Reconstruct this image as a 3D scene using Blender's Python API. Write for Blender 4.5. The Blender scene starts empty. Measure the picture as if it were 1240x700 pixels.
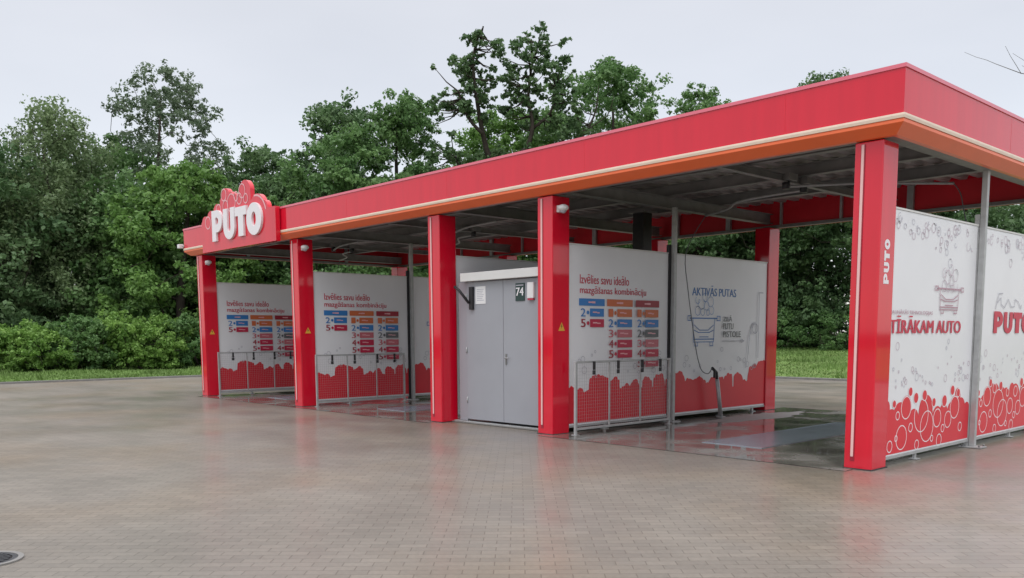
import bpy, bmesh, math, random
import numpy as np
from mathutils import Matrix, Vector
from mathutils.geometry import tessellate_polygon

# ------------------------------------------------------------------ camera
S = bpy.context.scene
COL = S.collection
cd = bpy.data.cameras.new('camera'); cam = bpy.data.objects.new('camera', cd); COL.objects.link(cam)
F = Vector((-0.73000123, 0.67462027, -0.10947923)); R_ = Vector((0.67912376, 0.73400419, -0.00536247)); U = Vector((-0.07674059, 0.07826456, 0.99397462))
cam.matrix_world = Matrix(((R_.x, U.x, -F.x, 4.5914), (R_.y, U.y, -F.y, -9.2504), (R_.z, U.z, -F.z, 1.5), (0, 0, 0, 1)))
cd.sensor_fit = 'HORIZONTAL'; cd.sensor_width = 36; cd.lens = 1054.168 / 1240 * 36
cd.shift_x = -0.00303; cd.shift_y = 0.13864
cd.clip_start = 0.05; cd.clip_end = 3000
S.camera = cam

# ------------------------------------------------------------------ overcast sky
W = bpy.data.worlds.new('World'); S.world = W; W.use_nodes = True
nt = W.node_tree; N = nt.nodes; L = nt.links
for n in list(N): N.remove(n)
out = N.new('ShaderNodeOutputWorld')
sky = N.new('ShaderNodeTexSky'); sky.sky_type = 'NISHITA'; sky.sun_disc = False
SUN_EL, SUN_AZ = math.radians(58), math.radians(150)
sky.sun_elevation = SUN_EL; sky.sun_rotation = SUN_AZ
bg1 = N.new('ShaderNodeBackground'); bg1.inputs[1].default_value = 0.05
L.new(sky.outputs[0], bg1.inputs[0])
tc = N.new('ShaderNodeTexCoord'); sx = N.new('ShaderNodeSeparateXYZ'); L.new(tc.outputs['Generated'], sx.inputs[0])
cr = N.new('ShaderNodeValToRGB'); L.new(sx.outputs['Z'], cr.inputs[0])
e = cr.color_ramp.elements
e[0].position = 0.0; e[0].color = (.575, .555, .55, 1)
e[1].position = 0.40; e[1].color = (.575, .553, .535, 1)
e2 = e.new(1.0); e2.color = (1.02, 1.0, 1.0, 1)
nz = N.new('ShaderNodeTexNoise'); nz.inputs['Scale'].default_value = 2.2; nz.inputs['Detail'].default_value = 4
mp = N.new('ShaderNodeMapping'); mp.inputs['Scale'].default_value = (1, 1, 3.2); L.new(tc.outputs['Generated'], mp.inputs[0]); L.new(mp.outputs[0], nz.inputs['Vector'])
mr = N.new('ShaderNodeMapRange'); mr.inputs['To Min'].default_value = .84; mr.inputs['To Max'].default_value = 1.14; L.new(nz.outputs[0], mr.inputs[0])
mr2 = N.new('ShaderNodeMapRange'); mr2.inputs['From Min'].default_value = .4; mr2.inputs['From Max'].default_value = 1; mr2.inputs['To Min'].default_value = .92; mr2.inputs['To Max'].default_value = 2.15
L.new(sx.outputs['Z'], mr2.inputs[0])
mm = N.new('ShaderNodeMath'); mm.operation = 'MULTIPLY'; L.new(mr.outputs[0], mm.inputs[0]); L.new(mr2.outputs[0], mm.inputs[1])
bg2 = N.new('ShaderNodeBackground'); L.new(cr.outputs[0], bg2.inputs[0]); L.new(mm.outputs[0], bg2.inputs[1])
ad = N.new('ShaderNodeAddShader'); L.new(bg1.outputs[0], ad.inputs[0]); L.new(bg2.outputs[0], ad.inputs[1])
L.new(ad.outputs[0], out.inputs[0])

sd = bpy.data.lights.new('sun', 'SUN'); sd.energy = 0.6; sd.angle = math.radians(40); sd.color = (1, .97, .93)
so = bpy.data.objects.new('sun', sd); COL.objects.link(so)
sdir = Vector((math.sin(SUN_AZ) * math.cos(SUN_EL), math.cos(SUN_AZ) * math.cos(SUN_EL), math.sin(SUN_EL)))
so.rotation_euler = (-sdir).to_track_quat('-Z', 'Y').to_euler()
vs = S.view_settings; vs.view_transform = 'Standard'; vs.look = 'None'; vs.gamma = 1; vs.use_curve_mapping = False; vs.exposure = 0.28
S.render.engine = 'CYCLES'

rnd = random.Random(7)

# ------------------------------------------------------------------ materials
def mat(name, col, rough=.5, metal=0, spec=.5, coat=0, coat_rough=.1, var=0, vscale=3, bump=0, bscale=40, stretch=(1, 1, 1), rvar=0, trans=0):
    m = bpy.data.materials.new(name); m.use_nodes = True
    t = m.node_tree; n = t.nodes; l = t.links; b = n['Principled BSDF']
    b.inputs['Base Color'].default_value = (*col, 1); b.inputs['Roughness'].default_value = rough
    b.inputs['Metallic'].default_value = metal; b.inputs['Specular IOR Level'].default_value = spec
    b.inputs['Coat Weight'].default_value = coat; b.inputs['Coat Roughness'].default_value = coat_rough; b.inputs['Coat IOR'].default_value = 1.6
    c = n.new('ShaderNodeTexCoord'); mpn = n.new('ShaderNodeMapping'); mpn.inputs['Scale'].default_value = stretch; l.new(c.outputs['Object'], mpn.inputs[0])
    if var or rvar:
        z = n.new('ShaderNodeTexNoise'); z.inputs['Scale'].default_value = vscale; z.inputs['Detail'].default_value = 6; l.new(mpn.outputs[0], z.inputs['Vector'])
    if var:
        r = n.new('ShaderNodeMapRange'); r.inputs['From Min'].default_value = .25; r.inputs['From Max'].default_value = .75
        r.inputs['To Min'].default_value = 1 - var; r.inputs['To Max'].default_value = 1 + var; l.new(z.outputs[0], r.inputs[0])
        h = n.new('ShaderNodeHueSaturation'); h.inputs['Color'].default_value = (*col, 1); l.new(r.outputs[0], h.inputs['Value']); l.new(h.outputs[0], b.inputs['Base Color'])
    if rvar:
        r = n.new('ShaderNodeMapRange'); r.inputs['From Min'].default_value = .3; r.inputs['From Max'].default_value = .7
        r.inputs['To Min'].default_value = rough; r.inputs['To Max'].default_value = rough + rvar; l.new(z.outputs[0], r.inputs[0]); l.new(r.outputs[0], b.inputs['Roughness'])
    if bump:
        z2 = n.new('ShaderNodeTexNoise'); z2.inputs['Scale'].default_value = bscale; z2.inputs['Detail'].default_value = 5; l.new(mpn.outputs[0], z2.inputs['Vector'])
        bp = n.new('ShaderNodeBump'); bp.inputs['Strength'].default_value = bump; bp.inputs['Distance'].default_value = .02; l.new(z2.outputs[0], bp.inputs['Height']); l.new(bp.outputs[0], b.inputs['Normal'])
    return m

M = {}
M['red'] = mat('red_cladding', (.66, .003, .024), .6, spec=.08, coat=.95, coat_rough=.06, var=.07, vscale=6, bump=.03, bscale=3, stretch=(1, 1, .12))
M['red_in'] = mat('red_inner_cladding', (.62, .008, .022), .5, var=.1, vscale=2)
M['cap'] = mat('red_edge_highlight', (.74, .16, .22), .3, coat=.3)  # red cap with its pale highlight put into the colour
M['orange'] = mat('orange_trim', (.86, .15, .035), .45, coat=.4, var=.05)
M['cream'] = mat('cream_strip', (.74, .60, .48), .4, var=.06, vscale=8)
M['strip'] = mat('pale_light_strip', (.80, .50, .48), .35)
M['galv'] = mat('galvanised_steel', (.42, .43, .43), .45, metal=.3, var=.15, vscale=9, bump=.03)
M['steel'] = mat('dull_steel', (.22, .22, .215), .5, metal=.2, var=.18, vscale=5)
M['deck'] = mat('roof_sheet', (.40, .37, .36), .55, metal=.1, var=.14, vscale=2.5)
M['white'] = mat('white_panel', (.77, .78, .80), .32, spec=.5, coat=.1, var=.035, vscale=1.4, bump=.015, bscale=2)
M['whitetrim'] = mat('white_trim', (.68, .68, .66), .45, var=.04)
M['offwhite'] = mat('white_plastic', (.75, .75, .75), .4)
M['greydoor'] = mat('grey_door_paint', (.325, .335, .365), .38, var=.05, vscale=1.5, bump=.01, bscale=3)
M['black'] = mat('black_plastic', (.015, .015, .017), .45)
M['dark'] = mat('dark_rubber_and_shade', (.03, .03, .033), .6)  # also colours the painted shade in the inner wall joints
M['yellow'] = mat('yellow_sticker', (.75, .42, .05), .5)
M['p_red'] = mat('print_red', (.66, .012, .030), .35, var=.05, vscale=1.5)
M['p_redl'] = mat('print_letter_red', (.55, .02, .06), .4)
M['p_crim'] = mat('print_crimson', (.50, .015, .06), .4)
M['p_dcrim'] = mat('print_dark_crimson', (.33, .012, .03), .4)
M['p_pink'] = mat('print_pink', (.55, .14, .17), .4)
M['p_blue'] = mat('print_blue', (.035, .20, .52), .4)
M['p_dblue'] = mat('print_line_blue', (.06, .19, .48), .4)
M['p_orange'] = mat('print_orange', (.62, .15, .05), .4)
M['p_grey'] = mat('print_grey', (.12, .13, .14), .4)
M['p_lgrey'] = mat('print_light_grey', (.42, .42, .47), .4)
M['p_mauve'] = mat('print_mauve', (.45, .26, .32), .4)
M['p_soft'] = mat('print_soft_mauve', (.52, .42, .48), .4)
M['p_soft2'] = mat('print_soft_grey', (.50, .50, .56), .4)
M['p_white'] = mat('print_white', (.80, .78, .80), .35)
M['p_blush'] = mat('print_blush', (.80, .42, .45), .4)
M['number'] = mat('number_plate_green', (.015, .045, .04), .35)
M['grate'] = mat('wet_grating', (.42, .47, .54), .22, metal=.6, var=.1)
M['iron'] = mat('cast_iron', (.045, .045, .05), .4, metal=.3, var=.3, vscale=20, bump=.2)
M['kerb'] = mat('kerb_concrete', (.20, .195, .185), .6, var=.15, vscale=5, bump=.15)
M['foam'] = mat('pale_film', (.27, .26, .25), .6, var=.08, vscale=14, bump=.2)  # pale tone of the patch on the bay floor

def paving():
    m = bpy.data.materials.new('wet_block_paving'); m.use_nodes = True
    t = m.node_tree; n = t.nodes; l = t.links; b = n['Principled BSDF']
    c = n.new('ShaderNodeTexCoord')
    def noise(scale, det=4, src=None, st=(1, 1, 1)):
        mpn = n.new('ShaderNodeMapping'); mpn.inputs['Scale'].default_value = st; l.new(c.outputs['Object'], mpn.inputs[0])
        z = n.new('ShaderNodeTexNoise'); z.inputs['Scale'].default_value = scale; z.inputs['Detail'].default_value = det; l.new(mpn.outputs[0], z.inputs['Vector']); return z.outputs[0]
    def mrange(v, a, b_, c_, d):
        r = n.new('ShaderNodeMapRange'); r.inputs['From Min'].default_value = a; r.inputs['From Max'].default_value = b_; r.inputs['To Min'].default_value = c_; r.inputs['To Max'].default_value = d; l.new(v, r.inputs[0]); return r.outputs[0]
    def math_(op, a, b_):
        r = n.new('ShaderNodeMath'); r.operation = op
        for i, v in enumerate((a, b_)):
            if isinstance(v, (int, float)): r.inputs[i].default_value = v
            else: l.new(v, r.inputs[i])
        return r.outputs[0]
    rot = n.new('ShaderNodeMapping'); rot.inputs['Rotation'].default_value = (0, 0, math.radians(-47)); l.new(c.outputs['Object'], rot.inputs[0])
    br = n.new('ShaderNodeTexBrick'); br.inputs['Scale'].default_value = 1; br.inputs['Brick Width'].default_value = .2; br.inputs['Row Height'].default_value = .1
    br.inputs['Mortar Size'].default_value = .005; br.inputs['Mortar Smooth'].default_value = .6; br.inputs['Bias'].default_value = 0
    br.inputs['Color1'].default_value = (.228, .205, .176, 1); br.inputs['Color2'].default_value = (.195, .176, .152, 1); br.inputs['Mortar'].default_value = (.135, .119, .100, 1)
    l.new(rot.outputs[0], br.inputs['Vector'])
    big = noise(.22, 5); mid = noise(1.1, 6); fine = noise(30, 4)
    # damp brown ground near the wash, paler away from it
    sp = n.new('ShaderNodeSeparateXYZ'); l.new(c.outputs['Object'], sp.inputs[0])
    v = math_('MULTIPLY', mrange(big, .3, .7, .88, 1.1), math_('MULTIPLY', mrange(mid, .3, .7, .94, 1.06), mrange(fine, .25, .75, .88, 1.12)))
    h = n.new('ShaderNodeHueSaturation'); l.new(br.outputs['Color'], h.inputs['Color']); l.new(v, h.inputs['Value'])
    # rust-brown silt stains
    mx = n.new('ShaderNodeMix'); mx.data_type = 'RGBA'; mx.blend_type = 'MULTIPLY'; mx.inputs[7].default_value = (1.0, .90, .78, 1)
    l.new(mrange(noise(.35, 5), .45, .68, 0, .85), mx.inputs[0]); l.new(h.outputs[0], mx.inputs[6]); l.new(mx.outputs[2], b.inputs['Base Color'])
    wet = mrange(noise(.5, 6, st=(1, 1.6, 1)), .38, .62, 0, 1)
    ro = math_('ADD', mrange(wet, 0, 1, .58, .46), mrange(fine, .3, .7, -.04, .05))
    l.new(ro, b.inputs['Roughness']); b.inputs['Specular IOR Level'].default_value = .25
    near = math_('MULTIPLY', mrange(sp.outputs['Y'], -6.5, -.3, .25, 1), mrange(sp.outputs['X'], -24, -17, .15, 1))
    l.new(math_('MULTIPLY', mrange(wet, 0, 1, .25, .95), near), b.inputs['Coat Weight']); b.inputs['Coat Roughness'].default_value = .20
    bp = n.new('ShaderNodeBump'); bp.inputs['Strength'].default_value = .35; bp.inputs['Distance'].default_value = .004
    hh = math_('ADD', math_('MULTIPLY', br.outputs['Fac'], -.6), math_('ADD', math_('MULTIPLY', fine, .5), math_('MULTIPLY', noise(7, 3), .35)))
    l.new(hh, bp.inputs['Height']); l.new(bp.outputs[0], b.inputs['Normal'])
    bq = n.new('ShaderNodeBump'); bq.inputs['Strength'].default_value = .25; bq.inputs['Distance'].default_value = .004; l.new(hh, bq.inputs['Height']); l.new(bq.outputs[0], b.inputs['Coat Normal'])
    return m
M['paving'] = paving()

def wetfloor():
    m = bpy.data.materials.new('wet_bay_concrete'); m.use_nodes = True
    t = m.node_tree; n = t.nodes; l = t.links; b = n['Principled BSDF']; c = n.new('ShaderNodeTexCoord')
    z = n.new('ShaderNodeTexNoise'); z.inputs['Scale'].default_value = 1.3; z.inputs['Detail'].default_value = 6; l.new(c.outputs['Object'], z.inputs['Vector'])
    r = n.new('ShaderNodeValToRGB'); l.new(z.outputs[0], r.inputs[0]); r.color_ramp.elements[0].position = .35; r.color_ramp.elements[1].position = .68
    r.color_ramp.elements[0].color = (.13, .122, .11, 1); r.color_ramp.elements[1].color = (.23, .215, .195, 1); l.new(r.outputs[0], b.inputs['Base Color'])
    q = n.new('ShaderNodeMapRange'); q.inputs['From Min'].default_value = .42; q.inputs['From Max'].default_value = .62; q.inputs['To Min'].default_value = .04; q.inputs['To Max'].default_value = .30; l.new(z.outputs[0], q.inputs[0]); l.new(q.outputs[0], b.inputs['Roughness'])
    b.inputs['Specular IOR Level'].default_value = .6
    z2 = n.new('ShaderNodeTexNoise'); z2.inputs['Scale'].default_value = 5; l.new(c.outputs['Object'], z2.inputs['Vector'])
    bp = n.new('ShaderNodeBump'); bp.inputs['Strength'].default_value = .05; bp.inputs['Distance'].default_value = .01; l.new(z2.outputs[0], bp.inputs['Height']); l.new(bp.outputs[0], b.inputs['Normal'])
    return m
M['wet'] = wetfloor()

def grassmat():
    m = mat('meadow_grass', (.13, .19, .055), .8, spec=.2, var=.3, vscale=.8, bump=.6, bscale=12)
    return m
M['grass'] = grassmat()
M['blade'] = mat('grass_blade', (.15, .245, .065), .6, spec=.3, var=.3, vscale=.7)
M['soil'] = mat('woodland_floor', (.035, .04, .02), .9, spec=.1, var=.3, vscale=2)

def leafmat(name, c1, c2):
    m = bpy.data.materials.new(name); m.use_nodes = True
    t = m.node_tree; n = t.nodes; l = t.links; b = n['Principled BSDF']
    a = n.new('ShaderNodeAttribute'); a.attribute_name = 'tint'
    mx = n.new('ShaderNodeMix'); mx.data_type = 'RGBA'; mx.inputs[6].default_value = (*c1, 1); mx.inputs[7].default_value = (*c2, 1)
    l.new(a.outputs['Fac'], mx.inputs[0]); l.new(mx.outputs[2], b.inputs['Base Color'])
    b.inputs['Roughness'].default_value = .5; b.inputs['Specular IOR Level'].default_value = .35
    tr = n.new('ShaderNodeBsdfTranslucent'); l.new(mx.outputs[2], tr.inputs[0])
    ms = n.new('ShaderNodeMixShader'); ms.inputs[0].default_value = .4
    o = [x for x in n if x.type == 'OUTPUT_MATERIAL'][0]
    l.new(b.outputs[0], ms.inputs[1]); l.new(tr.outputs[0], ms.inputs[2]); l.new(ms.outputs[0], o.inputs[0])
    return m
LM = {
 'dark': leafmat('leaf_dark', (.055, .125, .050), (.170, .270, .115)),
 'mid': leafmat('leaf_mid', (.065, .155, .048), (.195, .330, .115)),
 'bright': leafmat('leaf_bright', (.085, .195, .042), (.230, .390, .105)),
 'yellow': leafmat('leaf_yellow_green', (.110, .180, .080), (.250, .335, .160)),
 'grey': leafmat('leaf_grey_green', (.095, .150, .085), (.215, .280, .175)),
 'bush': leafmat('leaf_bush', (.110, .235, .045), (.300, .480, .120)),
}
M['bark'] = mat('bark', (.050, .042, .035), .9, spec=.1, var=.3, vscale=4, bump=.6, bscale=9)
M['barkpale'] = mat('pale_bark', (.14, .13, .115), .8, spec=.1, var=.3, vscale=6)

# ------------------------------------------------------------------ mesh helpers
class MB:
    def __init__(s): s.v = []; s.f = []; s.m = []; s.mats = []; s.sm = []
    def mi(s, m):
        m = M[m] if isinstance(m, str) else m
        if m not in s.mats: s.mats.append(m)
        return s.mats.index(m)
    def add(s, vs_, fs, m, smooth=False):
        k = len(s.v); s.v += [tuple(v) for v in vs_]; i = s.mi(m)
        for f in fs: s.f.append([k + a for a in f]); s.m.append(i); s.sm.append(smooth)
        return s
    def box(s, x0, y0, z0, x1, y1, z1, m, bev=0):
        if x0 > x1: x0, x1 = x1, x0
        if y0 > y1: y0, y1 = y1, y0
        if z0 > z1: z0, z1 = z1, z0
        if bev:
            b = bmesh.new(); bmesh.ops.create_cube(b, size=1)
            for v in b.verts: v.co = Vector(((x0 + x1) / 2 + v.co.x * (x1 - x0), (y0 + y1) / 2 + v.co.y * (y1 - y0), (z0 + z1) / 2 + v.co.z * (z1 - z0)))
            bmesh.ops.bevel(b, geom=b.edges[:], offset=bev, segments=2, affect='EDGES', profile=.5)
            b.verts.index_update(); s.add([v.co[:] for v in b.verts], [[v.index for v in f.verts] for f in b.faces], m); b.free(); return s
        vs_ = [(x, y, z) for z in (z0, z1) for y in (y0, y1) for x in (x0, x1)]
        return s.add(vs_, [(0, 2, 3, 1), (4, 5, 7, 6), (0, 1, 5, 4), (2, 6, 7, 3), (0, 4, 6, 2), (1, 3, 7, 5)], m)
    def tube(s, pts, rad, m, seg=8, cap=True):
        pts = [Vector(p) for p in pts]; n = len(pts); rr = rad if isinstance(rad, (list, tuple)) else [rad] * n
        vs_ = []; fs = []; prev = None
        for i, p in enumerate(pts):
            d = (pts[min(i + 1, n - 1)] - pts[max(i - 1, 0)]).normalized()
            a = prev if prev is not None else (Vector((0, 0, 1)) if abs(d.z) < .9 else Vector((1, 0, 0)))
            a = (a - d * a.dot(d)).normalized(); prev = a; b = d.cross(a)
            for k in range(seg):
                t = 2 * math.pi * k / seg; vs_.append(p + (a * math.cos(t) + b * math.sin(t)) * rr[i])
        for i in range(n - 1):
            for k in range(seg):
                fs.append((i * seg + k, i * seg + (k + 1) % seg, (i + 1) * seg + (k + 1) % seg, (i + 1) * seg + k))
        if cap: fs.append(tuple(range(seg))[::-1]); fs.append(tuple((n - 1) * seg + k for k in range(seg)))
        return s.add(vs_, fs, m, True)
    def ball(s, c, r, m, sc=(1, 1, 1), sub=2):
        b = bmesh.new(); bmesh.ops.create_icosphere(b, subdivisions=sub, radius=r)
        s.add([(c[0] + v.co.x * sc[0], c[1] + v.co.y * sc[1], c[2] + v.co.z * sc[2]) for v in b.verts], [[v.index for v in f.verts] for f in b.faces], m, True); b.free(); return s
    def build(s, name, parent=None, loc=None):
        me = bpy.data.meshes.new(name); me.from_pydata(s.v, [], s.f)
        for m in s.mats: me.materials.append(m)
        me.polygons.foreach_set('material_index', s.m); me.polygons.foreach_set('use_smooth', s.sm); me.update()
        o = bpy.data.objects.new(name, me); COL.objects.link(o)
        if parent is not None: o.parent = parent
        if loc: o.location = loc
        return o

def tag(o, label=None, cat=None, group=None, kind=None):
    if label: o['label'] = label
    if cat: o['category'] = cat
    if group: o['group'] = group
    if kind: o['kind'] = kind
    return o
def thing(name, label, cat, loc=(0, 0, 0), group=None):
    o = bpy.data.objects.new(name, None); o.empty_display_size = .2; COL.objects.link(o); o.location = loc
    return tag(o, label, cat, group)
def copy_tree(o, parent=None):
    c = o.copy(); COL.objects.link(c); c.parent = parent
    for ch in o.children: copy_tree(ch, c)
    return c

# flat graphics laid on a plane: (u,v) -> 3D, every element on its own thin layer
def text_tris(s, bold=0.0, spacing=1.0):
    cu = bpy.data.curves.new('t', 'FONT'); cu.body = s; cu.size = 1; cu.offset = bold; cu.resolution_u = 3; cu.space_character = spacing
    o = bpy.data.objects.new('t', cu); COL.objects.link(o)
    dg = bpy.context.evaluated_depsgraph_get(); me = bpy.data.meshes.new_from_object(o.evaluated_get(dg))
    vs_ = [(v.co.x, v.co.y) for v in me.vertices]; fs = [tuple(p.vertices) for p in me.polygons]
    bpy.data.objects.remove(o); bpy.data.curves.remove(cu); bpy.data.meshes.remove(me)
    return vs_, fs
class Print:
    def __init__(s, fn, step=.0004, base=.003): s.fn = fn; s.mb = MB(); s.h = base; s.step = step
    def lay(s): s.h += s.step; return s.h
    def tris(s, vs_, fs, m, h=None):
        h = h or s.lay(); s.mb.add([s.fn(u, v, h) for u, v in vs_], fs, m)
    def rect(s, u0, v0, u1, v1, m): s.tris([(u0, v0), (u1, v0), (u1, v1), (u0, v1)], [(0, 1, 2, 3)], m)
    def poly(s, pts, m):
        tr = tessellate_polygon([[Vector((a, b, 0)) for a, b in pts]]); s.tris(pts, [tuple(t) for t in tr], m)
    def ring(s, u, v, r, w, m, seg=24, a0=0, a1=2 * math.pi, sy=1):
        vs_ = []; fs = []
        for k in range(seg + 1):
            a = a0 + (a1 - a0) * k / seg
            for q in (r - w / 2, r + w / 2): vs_.append((u + q * math.cos(a), v + q * sy * math.sin(a)))
        for k in range(seg): fs.append((2 * k, 2 * k + 1, 2 * k + 3, 2 * k + 2))
        s.tris(vs_, fs, m)
    def disc(s, u, v, r, m, seg=24): s.tris([(u + r * math.cos(2 * math.pi * k / seg), v + r * math.sin(2 * math.pi * k / seg)) for k in range(seg)], [tuple(range(seg))], m)
    def line(s, pts, w, m):
        for a, b in zip(pts, pts[1:]):
            d = Vector((b[0] - a[0], b[1] - a[1])); 
            if d.length < 1e-6: continue
            d.normalize(); n = Vector((-d.y, d.x)) * w / 2; e_ = d * w / 2
            s.tris([(a[0] - e_.x + n.x, a[1] - e_.y + n.y), (a[0] - e_.x - n.x, a[1] - e_.y - n.y), (b[0] + e_.x - n.x, b[1] + e_.y - n.y), (b[0] + e_.x + n.x, b[1] + e_.y + n.y)], [(0, 1, 2, 3)], m)
    def text(s, st, u0, v0, u1, v1, m, bold=.015, rot=False, spacing=1.0):
        d_ = bold * 1.1 * (v1 - v0)
        if bold > 0:
            for k_ in (-1, 0, 1): s.text(st, u0 + (0 if rot else k_ * d_), v0 + (k_ * d_ if rot else 0), u1 + (0 if rot else k_ * d_), v1 + (k_ * d_ if rot else 0), m, 0, rot, spacing)
            return
        vs_, fs = text_tris(st, 0, spacing); xs = [a for a, b in vs_]; ys = [b for a, b in vs_]
        x0, x1, y0, y1 = min(xs), max(xs), min(ys), max(ys)
        q = [((a - x0) / (x1 - x0), (b - y0) / (y1 - y0)) for a, b in vs_]
        if rot: q = [(u1 - b * (u1 - u0), v0 + a * (v1 - v0)) for a, b in q]
        else: q = [(u0 + a * (u1 - u0), v0 + b * (v1 - v0)) for a, b in q]
        s.tris(q, fs, m)
    def build(s, name, parent=None): return s.mb.build(name, parent)
def onX(x0, y0=0, z0=0): return lambda u, v, h: (x0 + h, y0 + u, z0 + v)          # faces +X
def onF(y0, x0=0, z0=0): return lambda u, v, h: (x0 + u, y0 - h, z0 + v)          # faces -Y

def scallop(u0, u1, base, bumps):
    pts = []; n = 420
    for i in range(n + 1):
        u = u0 + (u1 - u0) * i / n; v = base
        for (c, r, t) in bumps:
            d = abs(u - c)
            if d < r: v = max(v, t - r + math.sqrt(r * r - d * d))
        pts.append((u, v))
    return pts

# ------------------------------------------------------------------ ground
XL = [-17.222, -12.423, -7.602, -4.903, 0.0]       # column lines (left edge of each column)
CW, CDp, CH = .316, .362, 3.53
YB = 5.92                                         # back columns
EX, EY = -27.5, 17.1                              # edges of the paved lot

def height(x, y):
    h = 0
    if y > EY: h += min((y - EY) * .052, 1.1)
    if x < EX: h += min((EX - x) * .012, .3)
    return h
g = MB(); g.add([(EX, -60, 0), (60, -60, 0), (60, EY, 0), (EX, EY, 0)], [(0, 1, 2, 3)], 'paving')
o = g.build('paved_lot'); tag(o, kind='structure')
# terrain: lawn + woodland floor, one sheet out to the horizon with the lot cut out
xs = [-900, -300, -120, -70, -50, -44, -40, -36, -32, -29.5, EX, -20, -10, 0, 10, 25, 60, 300, 900]
ys = [-900, -300, -100, -60, -30, -10, 0, 5, 10, 14, EY, 19, 22, 25, 28, 32, 37, 45, 60, 120, 300, 900]
g = MB(); idx = {}; vs_ = []
for i, x in enumerate(xs):
    for j, y in enumerate(ys): idx[i, j] = len(vs_); vs_.append((x, y, height(x, y) + .02 if (x <= EX or y >= EY) else -.05))
fg = []; fsoil = []
for i in range(len(xs) - 1):
    for j in range(len(ys) - 1):
        cx_, cy_ = (xs[i] + xs[i + 1]) / 2, (ys[j] + ys[j + 1]) / 2
        if EX < cx_ < 60 and -60 < cy_ < EY: continue
        (fsoil if (cx_ < -37 or cy_ > 31) else fg).append((idx[i, j], idx[i + 1, j], idx[i + 1, j + 1], idx[i, j + 1]))
g.add(vs_, fg, 'grass'); g.add(vs_, fsoil, 'soil')
tag(g.build('lawn'), kind='structure')
g = MB(); g.box(EX - .12, -59, -.1, EX, EY, .07, 'kerb', .01); g.box(EX - .12, EY + .003, -.1, 59, EY + .12, .07, 'kerb', .01)
tag(g.build('kerb'), kind='structure')
# grass blades, countless
def blades(seed, n, x0, x1, y0, y1):
    r = np.random.default_rng(seed); P = np.stack([r.uniform(x0, x1, n), r.uniform(y0, y1, n)], 1)
    z = np.array([height(a, b) for a, b in P]); a = r.uniform(0, 6.28, n); h = r.uniform(.03, .10, n) * (1 + 1.1 * (np.sin(P[:, 0] * 1.3) * np.sin(P[:, 1] * 1.1) > .3)); w = .03
    v = np.zeros((n, 3, 3)); dx, dy = np.cos(a) * w, np.sin(a) * w
    v[:, 0] = np.stack([P[:, 0] - dx, P[:, 1] - dy, z], 1); v[:, 1] = np.stack([P[:, 0] + dx, P[:, 1] + dy, z], 1)
    v[:, 2] = np.stack([P[:, 0] + r.normal(0, .05, n), P[:, 1] + r.normal(0, .05, n), z + h], 1)
    return v.reshape(-1, 3)
V = np.concatenate([blades(1, 38000, EX - 9, EX - .12, -6, 9), blades(2, 42000, -22, -4, EY + .12, 32)])
me = bpy.data.meshes.new('grass'); me.from_pydata(V.tolist(), [], np.arange(len(V)).reshape(-1, 3).tolist()); me.materials.append(M['blade'])
o = bpy.data.objects.new('grass', me); COL.objects.link(o); tag(o, 'short green grass on the verges between paving and woods', 'grass', kind='stuff')

# wash bay floors
for k, (a, b) in enumerate([(XL[0], XL[1]), (XL[1], XL[2]), (XL[3], XL[4])]):
    g = MB(); x0, x1 = a + CW * .6, b + CW * .4; y0, y1 = -.22, YB + .9
    g.add([(x0, y0, .005), (x1, y0, .005), (x1, y1, .005), (x0, y1, .005)], [(0, 1, 2, 3)], 'wet')
    tag(g.build('wash_bay_floor'), kind='structure')

# ------------------------------------------------------------------ canopy
can = thing('car_wash_canopy', 'long red flat-roofed car wash canopy on square red columns with orange lower edge', 'canopy')
def column(x, y, sgn=-1):
    g = MB(); g.box(x, y, 0, x + CW, y + CDp, CH, 'red', .012)
    c = g.build('column', can)
    g = MB(); yf = y if sgn < 0 else y + CDp
    sx0 = x + CW * .245
    g.box(sx0 - .006, yf - .004 if sgn < 0 else yf - .02, .09, sx0 + .044, yf + .02 if sgn < 0 else yf + .004, 3.5, 'p_dcrim')
    g.box(sx0, yf - .012 if sgn < 0 else yf - .02, .14, sx0 + .03, yf + .018 if sgn < 0 else yf + .012, 3.5, 'strip', .003)
    g.build('light_strip', c)
    g = MB(); g.box(x - .012, y - .012, 0, x + CW + .012, y + CDp + .012, .012, 'dark'); g.build('base_plate', c)
    return c
fc = [column(x, 0) for x in XL]
bc = [column(x, YB, 1) for x in XL]
for i, c in enumerate(fc):
    if i in (0, 1, 3):
        P = Print(onX(XL[i] + CW, .12, 1.56)); P.poly([(0, 0), (.14, 0), (.07, .13)], 'yellow')
        P.poly([(.07, .11), (.05, .06), (.07, .065), (.055, .02), (.09, .075), (.07, .07)], 'black')
        P.build('warning_sticker', c)

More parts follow.
